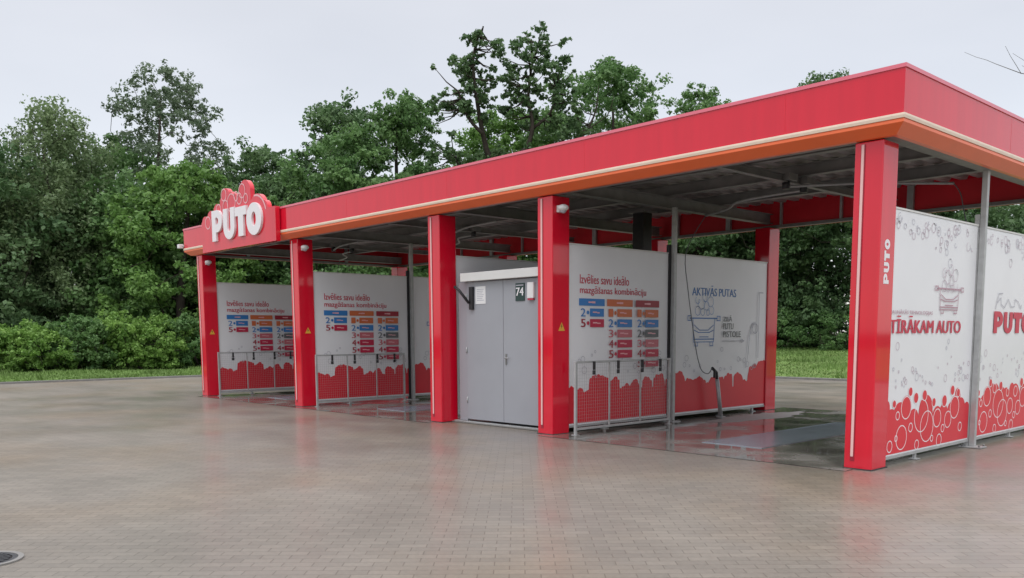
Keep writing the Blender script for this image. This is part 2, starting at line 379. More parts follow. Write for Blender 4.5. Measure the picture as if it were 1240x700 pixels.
# fascia ring
FX0, FX1, FY0, FY1 = -17.55, .584, -.166, 6.46
def ring_sweep(name, prof, m, smooth=False):
    """prof: closed list of (inset, z)"""
    g = MB(); vs_ = []
    cor = [(FX0, FY0, 1, 1), (FX1, FY0, -1, 1), (FX1, FY1, -1, -1), (FX0, FY1, 1, -1)]
    n = len(prof)
    for cx_, cy_, sx_, sy_ in cor:
        for ins, z in prof: vs_.append((cx_ + sx_ * ins, cy_ + sy_ * ins, z))
    fs = []
    for c in range(4):
        d = (c + 1) % 4
        for k in range(n): fs.append((c * n + k, d * n + k, d * n + (k + 1) % n, c * n + (k + 1) % n))
    g.add(vs_, fs, m, smooth); return g.build(name, can)
fas = ring_sweep('fascia', [(0, 3.722), (0, 4.165), (.06, 4.165), (.06, 3.722)], 'red')
ring_sweep('fascia_cap', [(-.012, 4.166), (-.012, 4.205), (.16, 4.205), (.16, 4.166)], 'cap')
ring_sweep('cream_strip', [(-.012, 3.672), (-.016, 3.70), (-.012, 3.721), (.05, 3.721), (.05, 3.672)], 'cream')
pr = [(.0, 3.671), (-.004, 3.664), (-.004, 3.634), (.002, 3.628), (.118, 3.541), (.17, 3.537), (.17, 3.671)]
ring_sweep('orange_edge', pr, 'orange')
ring_sweep('inner_cladding', [(.175, 3.60), (.175, 4.03), (.19, 4.03), (.19, 3.60)], 'red_in')
ring_sweep('bottom_channel', [(.175, 3.54), (.175, 3.595), (.27, 3.595), (.27, 3.54)], 'steel')
# panel joints in the fascia
for x in (-9.9, -6.85, -3.8, -.75):
    g = MB(); g.box(x, FY0 - .001, 3.724, x + .0025, FY0 + .002, 4.164, 'red_in'); g.build('panel_joint', fas)
g = MB(); g.box(FX1 - .002, 2.9, 3.724, FX1 + .001, 2.9025, 4.164, 'red_in'); g.build('panel_joint', fas)
# roof deck (trapezoidal sheet, ribs along Y)
g = MB(); prof = []; x = FX0 + .2; per = .275
while x < FX1 - .45:
    prof += [(x, 4.09), (x + .10, 4.09), (x + .135, 4.02), (x + .24, 4.02)]; x += per
prof.append((FX1 - .2, 4.09)); n = len(prof)
vs_ = [(a, FY0 + .2, z) for a, z in prof] + [(a, FY1 - .2, z) for a, z in prof] 
g.add(vs_, [(k, k + 1, n + k + 1, n + k) for k in range(n - 1)], 'deck')
dk = g.build('roof_deck', can)
g = MB(); g.box(FX0 + .165, FY0 + .165, 4.10, FX1 - .165, FY1 - .165, 4.14, 'dark'); g.build('roof_membrane', can)
# steel: I-beams along X, cross beams along Y
def ibeam(a, b, axis, h, w):
    g = MB(); (x0, y0, z0), L_ = a, b
    for dz0, dz1, hw in ((0, .012, w / 2), (h - .012, h, w / 2), (.0121, h - .0121, .005)):
        if axis == 'x': g.box(x0, y0 - hw, z0 + dz0, x0 + L_, y0 + hw, z0 + dz1, 'steel')
        else: g.box(x0 - hw, y0, z0 + dz0, x0 + hw, y0 + L_, z0 + dz1, 'steel')
    return g.build('beam', can)
for y in (.2, 1.55, 2.92, 4.5): ibeam((FX0 + .28, y, 3.82), FX1 - FX0 - .56, 'x', .18, .12)
for x in XL: ibeam((x + CW / 2, .06, 3.62), YB + .2, 'y', .19, .14)
for x in (-14.8, -10.0, -2.3): ibeam((x, .06, 3.70), YB + .2, 'y', .11, .09)
# hangers behind the back and side fascia
for i in range(15):
    x = FX0 + .8 + i * 1.22
    g = MB(); wd = .11 if i % 3 == 0 else .04
    g.box(x, FY1 - .26, 3.60, x + wd, FY1 - .20, 4.02, 'galv'); g.build('hanger', can)
for y in (1.4, 4.4):
    g = MB(); g.box(FX0 + .20, y, 3.60, FX0 + .26, y + .08, 4.02, 'galv'); g.build('hanger', can)

# ------------------------------------------------------------------ foam sign on the front
sg = thing('foam_sign', 'red sign with white PUTO letters and foam bubbles on the canopy front', 'sign', (-14.3, -.29, 3.5))
def silo(pts, y0, y1, m, name, parent):
    g = MB(); n = len(pts); tr = tessellate_polygon([[Vector((a, b, 0)) for a, b in pts]])
    ox, oz = 14.3, -3.5
    g.add([(a + ox, y0 + .29, b + oz) for a, b in pts] + [(a + ox, y1 + .29, b + oz) for a, b in pts],
          [tuple(t) for t in tr] + [tuple(n + i for i in reversed(t)) for t in tr] + [(k, (k + 1) % n, n + (k + 1) % n, n + k) for k in range(n)], m)
    return g.build(name, parent)
bumps = [(-15.95, .17, 4.34), (-15.62, .2, 4.44), (-15.27, .2, 4.56), (-14.80, .22, 4.86), (-14.55, .13, 4.76), (-14.36, .13, 4.70), (-13.83, .28, 4.92), (-14.12, .18, 4.68), (-14.98, .12, 4.68), (-13.28, .36, 4.56), (-12.98, .20, 4.40)]
top = scallop(-16.15, -12.46, 4.215, bumps)
silo([(-16.15, 3.50)] + [(-12.46, 3.50)] + top[::-1], -.29, -.19, 'red', 'board', sg)
def loc_sign(u, v, h): return (u + 14.3, -h, v - 3.5)
P = Print(loc_sign)
for (u, v, r) in [(-15.78, 4.18, .14), (-15.18, 4.42, .12), (-14.88, 4.72, .13), (-14.50, 4.50, .20), (-14.10, 4.55, .12), (-13.95, 4.70, .15), (-14.25, 4.62, .10), (-14.80, 4.46, .13), (-13.78, 4.52, .1)]:
    P.ring(u, v, r, .026, 'p_blush')
P.build('bubble_outline', sg)
P = Print(loc_sign)
P.ring(-13.33, 4.05, .48, .04, 'p_blush', a0=.3, a1=1.7)
P.build('bubble_outline', sg)
def fat_letter(ch, u0, u1, v0, v1):
    def arc(cx_, cy_, rx, ry, a0, a1, n=14): return [(cx_ + rx * math.cos(a0 + (a1 - a0) * k / n), cy_ + ry * math.sin(a0 + (a1 - a0) * k / n)) for k in range(n + 1)]
    w = .44; pi = math.pi
    if ch == 'T': lo = [[(0, .70), (0, 1), (1, 1), (1, .70), (.72, .70), (.72, 0), (.28, 0), (.28, .70)]]
    if ch == 'U': lo = [[(0, 1), (.36, 1), (.36, .38)] + arc(.5, .38, .14, .14, pi, 2 * pi) + [(.64, .38), (.64, 1), (1, 1), (1, .4)] + arc(.5, .4, .5, .4, 0, -pi) + [(0, .4)]]
    if ch == 'P': lo = [[(0, 0), (0, 1), (.5, 1)] + arc(.5, .64, .5, .36, pi / 2, -pi / 2) + [(.38, .28), (.38, 0)], [(.36, .54), (.36, .76), (.5, .76)] + arc(.5, .65, .14, .11, pi / 2, -pi / 2) + [(.5, .54)]]
    if ch == 'O': lo = [arc(.5, .5, .5, .5, 0, 2 * pi, 32)[:-1], arc(.5, .5, .15, .22, 0, 2 * pi, 32)[:-1]]
    return [[(u0 + a * (u1 - u0), v0 + b * (v1 - v0)) for a, b in l_] for l_ in lo]
def letters(specs, fn, depth, m, name, parent):
    """raised letters with holes, one mesh per letter"""
    res = []
    for ch, u0, u1, v0, v1 in specs:
        lo = fat_letter(ch, u0, u1, v0, v1); flat = [p for l_ in lo for p in l_]; n = len(flat)
        tr = tessellate_polygon([[Vector((a, b, 0)) for a, b in l_] for l_ in lo]); g = MB()
        fs = [tuple(t) for t in tr]; k0 = 0
        for l_ in lo:
            q = len(l_)
            for k in range(q): fs.append((k0 + k, k0 + (k + 1) % q, n + k0 + (k + 1) % q, n + k0 + k))
            k0 += q
        g.add([fn(a, b, depth) for a, b in flat] + [fn(a, b, .0) for a, b in flat], fs, m)
        res.append(g.build(name, parent))
    return res
letters([('P', -15.47, -14.93, 3.71, 4.41), ('U', -14.86, -14.29, 3.70, 4.39), ('T', -14.26, -13.70, 3.72, 4.36), ('O', -13.70, -13.00, 3.69, 4.38)], loc_sign, .05, 'p_white', 'letter', sg)

letters([(c_, k_ * .122, k_ * .122 + .108, 0, .125) for k_, c_ in enumerate('PUTO')], lambda u, v, h: (XL[4] + CW + .001 + h, .235 - v, 2.03 + u), .002, 'p_white', 'letter', fc[4])

# ------------------------------------------------------------------ partition walls
PT, PB, PM = 2.85, .11, 2.86
def foam_bumps(seed, u0, u1, base, amp):
    r = random.Random(seed); o_ = []; u = u0
    while u < u1:
        rr = r.uniform(.07, .2); o_.append((u, rr, base + r.uniform(.1, amp))); u += rr * r.uniform(1.0, 1.8)
    return o_
def car_icon(P, u, v, s, sz, m, w=.012):
    def q(a, b): return (u + a * s, v + b * sz)
    L_ = lambda pts, ww=w: P.line([q(*p) for p in pts], ww, m)
    L_([(-.62, .52), (.62, .52)], w * 1.6); L_([(-.5, .52), (-.46, -.32), (.46, -.32), (.5, .52)])
    L_([(-.44, .28), (-.2, .1), (.2, .1), (.44, .28)]); L_([(-.44, .1), (-.25, .02), (.25, .02), (.44, .1)])
    L_([(-.2, -.14), (.2, -.14)], w); L_([(-.46, -.22), (.46, -.22)], w * 1.3)
    L_([(-.42, -.32), (-.42, -.46), (-.28, -.46), (-.28, -.32)]); L_([(.42, -.32), (.42, -.46), (.28, -.46), (.28, -.32)])
    L_([(-.74, .44), (-.74, .60), (-.60, .60), (-.60, .44), (-.74, .44)]); L_([(.74, .44), (.74, .60), (.60, .60), (.60, .44), (.74, .44)])
def foam_icon(P, u, v, s, m, w=.011, seed=1):
    r = random.Random(seed)
    for a, b, rr in [(-.4, .72, .16), (-.18, .98, .2), (.12, .9, .15), (.36, 1.05, .18), (.02, 1.2, .15), (.42, .74, .14), (-.42, 1.1, .13), (.2, .66, .1), (-.12, .68, .12)]:
        P.ring(u + a * s, v + b * s, rr * s, w, m, a0=r.uniform(0, 3), a1=r.uniform(6.5, 9))

def price_print(x, parent):
    P = Print(onX(x, 0, 0))
    P.text('Izvēlies savu ideālo', .62, 2.28, 1.78, 2.425, 'p_redl', .012)
    P.text('mazgāšanas kombināciju', .62, 2.10, 2.22, 2.245, 'p_redl', .012)
    hdr = [(.60, 1.19, 'p_blue'), (1.24, 1.87, 'p_orange'), (1.93, 2.54, 'p_dcrim')]
    rows = [[('2', 'p_blue'), ('5', 'p_crim')], [('1', 'p_orange'), ('2', 'p_blue'), ('3', 'p_pink'), ('4', 'p_crim'), ('5', 'p_crim')],
            [('1', 'p_orange'), ('2', 'p_blue'), ('2', 'p_grey'), ('3', 'p_pink'), ('4', 'p_crim'), ('5', 'p_crim')]]
    for (a, b, m), rs in zip(hdr, rows):
        P.rect(a, 1.945, b, 2.055, m); c = (a + b) / 2
        P.line([(c - .07, 2.0), (c - .01, 2.0)], .022, 'p_blush'); P.line([(c + .01, 2.0), (c + .06, 2.0)], .03, 'p_blush')
        for k, (dgt, mm_) in enumerate(rs):
            z1 = 1.905 - k * .163; z0 = z1 - .125
            P.text(dgt, a + .04, z0, a + .145, z1, 'p_dcrim' if mm_ in ('p_crim',) else mm_, .02)
            P.disc(a + .20, (z0 + z1) / 2, .03, mm_, 12)
            P.rect(a + .245, z0, b - .02, z1, mm_)
            zc = (z0 + z1) / 2
            P.line([(a + .32, zc + .005), (a + .40, zc + .005)], .02, 'p_blush'); P.line([(a + .42, zc - .003), (a + .46 + .02 * (k % 3), zc - .003)], .018, 'p_blush')
    return P.build('price_table', parent)

def foam_print(x, u0, u1, seed, parent, bumps=None):
    P = Print(onX(x, 0, 0)); base = .52
    b = list(bumps or foam_bumps(seed, u0, u1, base, .3)); q = random.Random(seed * 3)
    for c_, r_, t_ in list(b):
        if r_ < .3:
            for _ in range(4): d_ = q.uniform(-.9, .9) * r_; rr_ = q.uniform(.025, .06); b.append((c_ + d_, rr_, t_ - r_ + math.sqrt(r_ * r_ - d_ * d_) + rr_ * .55))
    pts = scallop(u0, u1, base, b); n = len(pts)
    P.tris([(a, PB + .03) for a, _ in pts] + pts, [(k, k + 1, n + k + 1, n + k) for k in range(n - 1)], 'p_red')
    r = random.Random(seed + 5)
    for k in range(18):
        u = r.uniform(u0 + .1, u1 - .1); v = r.uniform(.85, 1.25); P.ring(u, v, r.uniform(.015, .055), .008, 'p_lgrey', 12)
    return P.build('foam_graphic', parent)

bmp_a = [(.95, .5, .66), (2.0, .6, .64), (2.6, .4, .66), (.45, .22, .70), (.62, .12, .66), (.80, .05, .56), (1.0, .17, .86), (1.18, .14, .84), (1.45, .12, .80), (1.75, .2, .68), (1.95, .13, .74), (2.28, .11, .78), (2.6, .15, .82), (2.84, .06, .72)]
bmp_b = [(3.2, .5, .66), (4.3, .5, .62), (5.6, .5, .72), (2.95, .12, .66), (3.15, .18, .84), (3.45, .18, .72), (3.75, .17, .74), (3.98, .09, .62), (4.15, .13, .70), (4.42, .11, .70), (4.68, .12, .76), (5.0, .16, .76), (5.22, .07, .62), (5.55, .24, .9), (5.78, .2, .98)]
def wall(i, label, inner=True):
    x = XL[i] + CW - .03                             # outer face of the panels
    t = thing('partition_wall', label, 'wall', (x, 0, 0)); t.location = (0, 0, 0)
    y0 = CDp + .003
    g = MB(); g.box(x - .035, y0, PB, x, PM - .05, PT, 'white', .004); a = g.build('panel', t)
    g = MB(); g.box(x - .035, PM + .05, PB, x, YB - .003, PT, 'white', .004); b = g.build('panel', t)
    for u0, u1, pn in ((y0, PM - .05, a), (PM + .05, YB - .003, b)):
        g = MB(); g.box(x - .045, u0, PB - .03, x + .012, u1, PB - .001, 'galv'); g.box(x - .04, u0, PT + .001, x + .008, u1, PT + .022, 'whitetrim'); g.build('edge_profile', pn)
    pj = .045 if inner else 0
    g = MB(); g.box(x + .014, PM - .035 + pj, .021, x + .084, PM + .035 + pj, 3.62, 'galv', .004); g.build('post', t)
    g = MB(); g.box(x - .045, PM - .045, .02, x - .0005 + .012, PM + .045, 3.0, 'dark' if inner else 'galv'); g.build('joint_post_or_shade', t)  # on inner walls the dark colour paints the shaded gap beside the post
    g = MB(); g.box(x - .08, PM - .11, 0.006, x + .19, PM + .11, .02, 'galv')
    for dx, dy in ((-.05, -.08), (-.05, .08), (.16, -.08), (.16, .08)): g.tube([(x + dx, PM + dy, .02), (x + dx, PM + dy, .045)], .014, 'steel', 6)
    g.build('base_plate', t)
    for yy in (1.2, 4.4, 5.5):
        g = MB(); g.box(x - .03, yy, .006, x - .005, yy + .05, PB - .031, 'galv'); g.box(x - .06, yy - .03, .006, x + .03, yy + .08, .016, 'galv'); g.build('foot', t)
    return t, a, b, x
wl = ['white partition at the far left end of the car wash, price table half hidden by a column',
      'white partition with full price table beside the second wash bay, left of the grey doors',
      'white partition behind the grey doors, only its top edge showing above the door header',
      'white partition with price table on one panel and blue foam advert on the other']
walls = []
for i in range(4):
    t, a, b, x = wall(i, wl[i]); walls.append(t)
    if i != 2:
        price_print(x, a); foam_print(x, CDp + .006, PM - .054, 3, a, bmp_a); foam_print(x, PM + .054, YB - .006, 4, b, bmp_b)
        P = Print(onX(x, 0, 0))
        P.text('AKTIVĀS PUTAS', 3.50, 2.175, 4.86, 2.36, 'p_dblue', .02)
        car_icon(P, 3.86, 1.52, .66, .50, 'p_dblue', .014); foam_icon(P, 3.86, 1.55, .50, 'p_blue', .008)
        for k, s_ in enumerate(('ZILĀ', 'PUTU', 'PISTOLE')): P.text(s_, 4.44, 1.73 - k * .145, 4.44 + (.28, .33, .58)[k], 1.84 - k * .145, 'p_grey', .02)
        P.line([(4.42, 1.37), (5.12, 1.37)], .014, 'p_lgrey'); P.line([(5.05, 1.40), (5.13, 1.37), (5.05, 1.34)], .016, 'p_lgrey')
        P.line([(5.28, 1.12), (5.31, 1.45), (5.42, 1.68), (5.50, 1.72)], .02, 'p_lgrey'); P.ring(5.5, 1.60, .09, .02, 'p_lgrey'); P.line([(5.28, 1.12), (5.20, .86)], .012, 'p_lgrey')
        P.line([(5.75, 2.28), (5.62, 2.28), (5.62, 1.05)], .02, 'p_lgrey')
        P.build('foam_advert', b)

# ---- outer end wall
t, a, b, x = wall(4, 'printed white end wall of the car wash, covered in red and grey bubbles, facing the road', False)
def end_print(u0, u1, seed, parent):
    P = Print(onX(x, 0, 0), step=.00002); r = random.Random(seed)
    bb = [(u, rr, t_ ) for (u, rr, t_) in foam_bumps(seed, u0, u1, .50, .32)]
    pts = scallop(u0, u1, .52, bb); n = len(pts)
    P.tris([(a_, PB + .02) for a_, _ in pts] + pts, [(k, k + 1, n + k + 1, n + k) for k in range(n - 1)], 'p_red')
    cx0 = u0 + .16
    for (du, v, rr) in [(.05, .50, .13), (.42, .30, .15), (.52, .64, .14), (.95, .52, .21), (1.12, .38, .2), (1.42, .46, .12), (1.30, .66, .06), (1.6, .32, .05), (.66, .40, .055), (.28, .30, .035), (.30, .56, .05), (.78, .74, .07), (1.02, .76, .07), (1.62, .66, .08), (1.75, .42, .11), (1.95, .56, .15), (2.15, .3, .06), (.12, .22, .07), (.85, .18, .06), (1.5, .18, .08), (2.3, .5, .12), (2.05, .74, .06), (2.45, .30, .14), (2.6, .62, .1), (2.85, .45, .1), (1.28, .22, .04), (.2, .70, .05), (.62, .82, .06), (1.86, .78, .07)]:
        u = u0 + du
        if u + rr > u1 - .01 or u - rr < u0 + .01: continue
        if v > .55: P.disc(u, v, rr, 'p_red')
        P.ring(u, v, rr * .93, .011, 'p_white')
    for k in range(42):
        u = r.uniform(u0 + .06, u1 - .06); v = .88 + abs(r.gauss(0, .17)); P.ring(u, v, r.choice([.01, .014, .02, .03, .045]), .007, r.choice(['p_soft', 'p_soft2']), 14)
    for k in range(48):
        u = r.uniform(u0 + .06, u1 - .06); v = PT - .07 - abs(r.gauss(0, .14)); q = r.choice([.012, .018, .03, .04, .055]); P.ring(u, v, q, .007, r.choice(['p_soft', 'p_soft2']), 14, a0=r.uniform(0, 2), a1=r.uniform(6, 8.2))
    return P.build('bubble_graphic', parent)
end_print(CDp + .012, PM - .06, 21, a); end_print(PM + .06, YB - .01, 22, b)
P = Print(onX(x, 0, 0), base=.0095, step=.00005)
P.text('JAUNĀKĀS TEHNOLOĢIJAS', .38, 1.700, 1.50, 1.765, 'p_mauve', .01)
P.text('TĪRĀKAM AUTO', 0.365, 1.495, 2.360, 1.695, 'p_redl', 0)
P.text('TĪRĀKAM AUTO', 0.377, 1.495, 2.372, 1.695, 'p_redl', 0)
P.text('TĪRĀKAM AUTO', 0.387, 1.495, 2.382, 1.695, 'p_redl', 0)
car_icon(P, 1.98, 1.875, .58, .30, 'p_mauve', .012); foam_icon(P, 1.98, 1.76, .42, 'p_soft', .008, 5)
P.build('lettering', a)
P = Print(onX(x, 0, 0), base=.0095, step=.00005)
pts = [(3.62 + .09 * k + .04 * math.sin(k * 2.1), 1.90 + .07 * math.sin(k * 1.7)) for k in range(12)]
P.line(pts, .012, 'p_lgrey'); P.line([(3.56, 1.82), (3.66, 2.02), (3.8, 2.03)], .014, 'p_lgrey')
P.build('script_line', b)
letters([('P', 3.52, 3.86, 1.49, 1.785), ('U', 3.90, 4.24, 1.485, 1.78), ('T', 4.27, 4.62, 1.49, 1.78), ('O', 4.62, 5.02, 1.485, 1.785)], lambda u, v, h: (x + .0095 + h, u, v), .001, 'p_redl', 'letter', b)
# ------------------------------------------------------------------ mat racks
def rack(x, label):
    t = thing('mat_rack', label, 'mat rack', (x, .2, 0), 'floor mat racks in front of the price tables')
    ym = [0, .76, 1.51, 2.26]
    g = MB(); g.box(-.018, -.018, 1.075, .018, 2.278, 1.11, 'galv', .004); g.build('top_rail', t)
    g = MB(); g.box(-.018, .019, .075, .018, 2.241, .11, 'galv', .004); g.build('bottom_rail', t)
    for k, y in enumerate(ym):
        g = MB(); outer = k in (0, 3); w = .018 if outer else .011
        g.box(-w, y - w, .0 if outer else .111, w, y + w, 1.074, 'galv'); 
        if outer: g.box(-.05, y - .04, 0.006, .05, y + .04, .014, 'galv')
        g.build('upright', t)
    for k in range(3):
        g = MB(); y0, y1 = ym[k] + .02, ym[k + 1] - .02; yy = y0 + .02
        while yy < y1: g.box(.0, yy, .112, .002, yy + .002, 1.073, 'galv'); yy += .05
        zz = .15
        while zz < 1.07: g.box(.0025, y0, zz, .0045, y1, zz + .002, 'galv'); zz += .05
        g.build('wire_mesh', t)
    for y in (.37, .93, 1.52, 1.98):
        g = MB(); g.box(.02, y - .02, .97, .05, y + .02, 1.10, 'black', .006); g.box(.024, y - .03, .90, .04, y + .03, .965, 'dark', .004); g.build('mat_clip', t)
    return t
rk = rack(XL[3] + .60, 'galvanised mesh floor mat rack right of the grey doors, nearest of the three')
for i, lb in ((1, 'galvanised mesh floor mat rack between the second and third front columns from the left'), (0, 'galvanised mesh floor mat rack in the leftmost bay, farthest of the three')):
    c = copy_tree(rk); c.location = (XL[i] + .60, .2, 0); c['label'] = lb

# ------------------------------------------------------------------ equipment room
eq = thing('equipment_room', 'grey metal equipment room with double doors and white header between two red columns', 'utility room')
g = MB(); g.box(-7.16, .31, .04, -6.955, .36, 2.395, 'greydoor', .003); g.box(-5.055, .31, .04, -4.905, .36, 2.395, 'greydoor', .003); g.build('jamb', eq)
for x0, x1 in ((-6.95, -6.018), (-6.010, -5.06)):
    g = MB(); g.box(x0, .30, .07, x1, .35, 2.385, 'greydoor', .006); d = g.build('door', eq)
    if x0 > -6.5:
        g = MB(); g.box(x0 + .05, .288, 1.02, x0 + .085, .299, 1.20, 'steel', .002); g.tube([(x0 + .067, .285, 1.13), (x0 + .067, .262, 1.13), (x0 + .16, .262, 1.13)], .009, 'galv', 8); g.build('handle', d)
    for z in (.35, 1.2, 2.1):
        g = MB(); xx = x0 + .012 if x0 < -6.5 else x1 - .012; g.tube([(xx, .292, z), (xx, .292, z + .1)], .011, 'galv', 8); g.build('hinge', d)
g = MB(); g.box(-7.0, .21, 2.40, -4.905, .42, 2.54, 'whitetrim', .006); g.build('header', eq)
g = MB(); g.box(-7.28, .27, .006, -4.905, .42, .035, 'galv', .003); g.box(-7.28, .22, .006, -4.905, .269, .02, 'kerb'); g.build('threshold', eq)
g = MB(); g.box(-7.22, 5.80, .05, -4.93, 5.86, 2.7, 'white'); g.build('back_wall', eq)
g = MB(); g.box(-7.25, .45, .05, -5.1, 5.78, 2.0, 'dark'); g.build('machinery_casing', eq)
# small things on and by the doors
t = thing('number_plate', 'dark green house number plate reading 74 on the right grey door', 'number plate', (-5.60, .299, 2.18))
g = MB(); g.box(-.105, -.012, -.14, .105, -.001, .14, 'number', .003); pl = g.build('plate', t)
P = Print(lambda u, v, h: (u, -.012 - h, v)); P.text('74', -.085, -.06, .085, .07, 'p_white', .03); P.line([(-.08, .105), (.08, .105)], .016, 'p_lgrey'); P.build('numeral', t)
t = thing('wall_box', 'small white box hung beside the house number plate, red rim below', 'box', (-5.335, .299, 2.19))
g = MB(); g.box(-.07, -.045, -.12, .07, -.001, .13, 'offwhite', .01); g.build('housing', t); g = MB(); g.box(-.06, -.04, -.145, .06, -.005, -.121, 'p_crim'); g.build('red_rim', t)
g = MB(); g.box(-.13, -.006, -.145, .13, -.001, .145, 'offwhite'); 
for k in range(7): g.box(-.09, -.0075, .09 - k * .03, .09 - .02 * (k % 3), -.0065, .10 - k * .03, 'p_lgrey')
o = g.build('paper_notice', loc=(-6.57, .299, 2.165)); tag(o, 'white paper notice taped to the upper part of the left grey door', 'notice')
t = thing('wall_bracket', 'black angled metal bracket on the upper left corner of the left grey door', 'bracket', (-6.78, .299, 2.13))
g = MB(); g.box(-.045, -.05, -.20, .045, -.001, .18, 'black', .008); g.build('back_plate', t)
g = MB(); g.tube([(-.03, -.06, -.09), (-.18, -.14, .12), (-.27, -.17, .19)], .024, 'black', 8); g.build('arm', t)
t = thing('exhaust_duct', 'black vertical exhaust duct rising behind the partition to the roof', 'duct', (-6.15, 4.0, 0))
g = MB(); g.box(-.13, -.13, 2.01, .13, .13, 3.80, 'black', .01); g.build('shaft', t); g = MB(); g.box(-.2, -.2, 3.78, .2, .2, 3.815, 'steel'); g.build('flange', t)

# ------------------------------------------------------------------ lamps, booms, lance
def dome(x, label):
    t = thing('dome_lamp', label, 'lamp', (x, .13, 3.30), 'white dome lamps on the front columns')
    g = MB(); g.box(0, -.05, -.01, .05, .05, .09, 'offwhite', .008); g.build('bracket', t)
    g = MB(); g.ball((.10, -.01, .05), .085, 'offwhite', (1, 1, .62)); g.build('housing', t)
    g = MB(); g.ball((.10, -.01, .012), .05, 'p_lgrey', (1, 1, .9)); g.build('lens', t)
    return t
for i, lb in ((3, 'white dome lamp at the top of the red column right of the grey doors'), (1, 'white dome lamp at the top of the second red column from the left'), (0, 'white dome lamp under the sign at the top of the leftmost red column')):
    dome(XL[i] + CW + .002, lb)
t = thing('floodlight', 'small white floodlight sticking out from the left corner of the canopy fascia', 'floodlight', (-17.56, -.18, 3.78))
g = MB(); g.box(-.16, -.10, -.05, -.02, .02, .05, 'offwhite', .012); g.build('housing', t); g = MB(); g.tube([(-.03, -.03, 0), (.03, .03, 0)], .015, 'galv', 6); g.build('arm', t)

def boom(x, y, pts, label, hose):
    t = thing('wash_boom', label, 'wash boom', (x, y, 3.7), 'swivelling hose booms under the roof')
    g = MB(); g.box(-.12, -.12, .02, .12, .12, .115, 'steel'); g.build('mounting_plate', t)
    g = MB(); g.tube([(0, 0, -.09), (0, 0, .03)], .055, 'black', 12); g.build('swivel', t)
    g = MB(); g.tube([(a - x, b - y, c - 3.7) for a, b, c in pts], .019, 'galv', 8); g.build('pipe', t)
    if hose:
        g = MB(); g.tube([(a - x, b - y, c - 3.7) for a, b, c in hose], .008, 'p_grey', 6); g.build('hose', t)
    return t
def smooth_pts(p, n=5):
    o_ = []
    for i in range(len(p) - 1):
        p0 = Vector(p[max(i - 1, 0)]); p1 = Vector(p[i]); p2 = Vector(p[i + 1]); p3 = Vector(p[min(i + 2, len(p) - 1)])
        for k in range(n):
            t_ = k / n; o_.append(.5 * ((2 * p1) + (p2 - p0) * t_ + (2 * p0 - 5 * p1 + 4 * p2 - p3) * t_ ** 2 + (3 * p1 - p0 - 3 * p2 + p3) * t_ ** 3))
    o_.append(Vector(p[-1])); return o_
boom(-2.3, 3.05, smooth_pts([(-2.3, 3.05, 3.64), (-2.9, 3.1, 3.64), (-3.6, 3.3, 3.64), (-4.1, 3.75, 3.62), (-4.75, 4.05, 3.6)]), 'bent galvanised hose boom with black hose hanging before the blue foam advert',
     smooth_pts([(-4.75, 4.05, 3.6), (-4.66, 3.6, 3.25), (-4.48, 3.1, 2.82), (-4.48, 3.185, 2.27), (-4.48, 3.32, 1.708), (-4.48, 3.454, 1.222), (-4.48, 3.533, 1.018), (-4.48, 3.637, .856), (-4.46, 3.80, .80), (-4.42, 3.86, .90)], 4))
boom(-2.3, 2.55, smooth_pts([(-2.3, 2.55, 3.64), (-1.6, 3.3, 3.68), (-1.2, 3.9, 3.70), (-.69, 4.5, 3.70)]), 'straight galvanised hose boom right of the tallest red column, under the roof',
     smooth_pts([(-.69, 4.5, 3.70), (-.6, 4.53, 3.55), (-.55, 4.56, 3.3), (-.4, 4.6, 2.6), (-.2, 4.6, 1.6), (-.1, 4.6, .9)], 4))
for bx, nm in ((-10.0, 'second bay from the left'), (-14.8, 'leftmost bay')):
    boom(bx, 3.05, smooth_pts([(bx, 3.05, 3.64), (bx - .7, 3.2, 3.64), (bx - 1.3, 3.7, 3.62), (bx - 2.0, 3.9, 3.6)]), 'galvanised hose boom hanging left of centre in the ' + nm,
         smooth_pts([(bx - 2.0, 3.9, 3.6), (bx - 2.02, 3.8, 3.0), (bx - 1.99, 3.9, 2.0), (bx - 1.9, 4.0, .95)], 4))
    boom(bx, 2.5, smooth_pts([(bx, 2.5, 3.64), (bx + .8, 2.2, 3.66), (bx + 1.9, 2.0, 3.66)]), 'galvanised hose boom reaching right in the ' + nm, None)
t = thing('lance_holder', 'upright steel lance tube with black spray gun before the blue foam advert', 'lance holder', (-4.42, 4.02, 0))
g = MB(); g.tube([(0, .14, .006), (0, .0, .70)], .036, 'galv', 10); g.build('tube', t)
g = MB(); g.box(-.06, .08, .006, .06, .20, .018, 'galv'); g.build('foot', t)
g = MB(); g.tube([(0, -.0, .66), (0, -.03, .82)], .028, 'black', 8); g.tube([(0, -.03, .82), (.0, -.16, .90)], .026, 'black', 8); g.box(-.02, -.10, .72, .02, -.07, .85, 'black', .006); g.build('spray_gun', t)

# floor gratings and drain
def grate(x0, x1, y0, y1, label):
    t = thing('floor_grate', label, 'drain grate', (x0, y0, 0), 'long steel floor grates in the wash bays')
    w, l_ = x1 - x0, y1 - y0; g = MB()
    g.box(0, 0, .006, w, .03, .013, 'grate'); g.box(0, l_ - .03, .006, w, l_, .013, 'grate'); g.box(0, .0301, .006, .03, l_ - .0301, .013, 'grate'); g.box(w - .03, .0301, .006, w, l_ - .0301, .013, 'grate'); g.build('frame', t)
    g = MB(); y = .045
    while y < l_ - .05: g.box(.0305, y, .008, w - .0305, y + .024, .011, 'grate'); y += .034
    g.build('bars', t)
grate(-2.46, -1.52, .80, 4.65, 'long steel floor grate in the near right wash bay')
grate(-10.45, -9.5, .80, 4.65, 'long steel floor grate in the bay left of the grey doors')
grate(-15.25, -14.3, .80, 4.65, 'long steel floor grate in the leftmost wash bay')
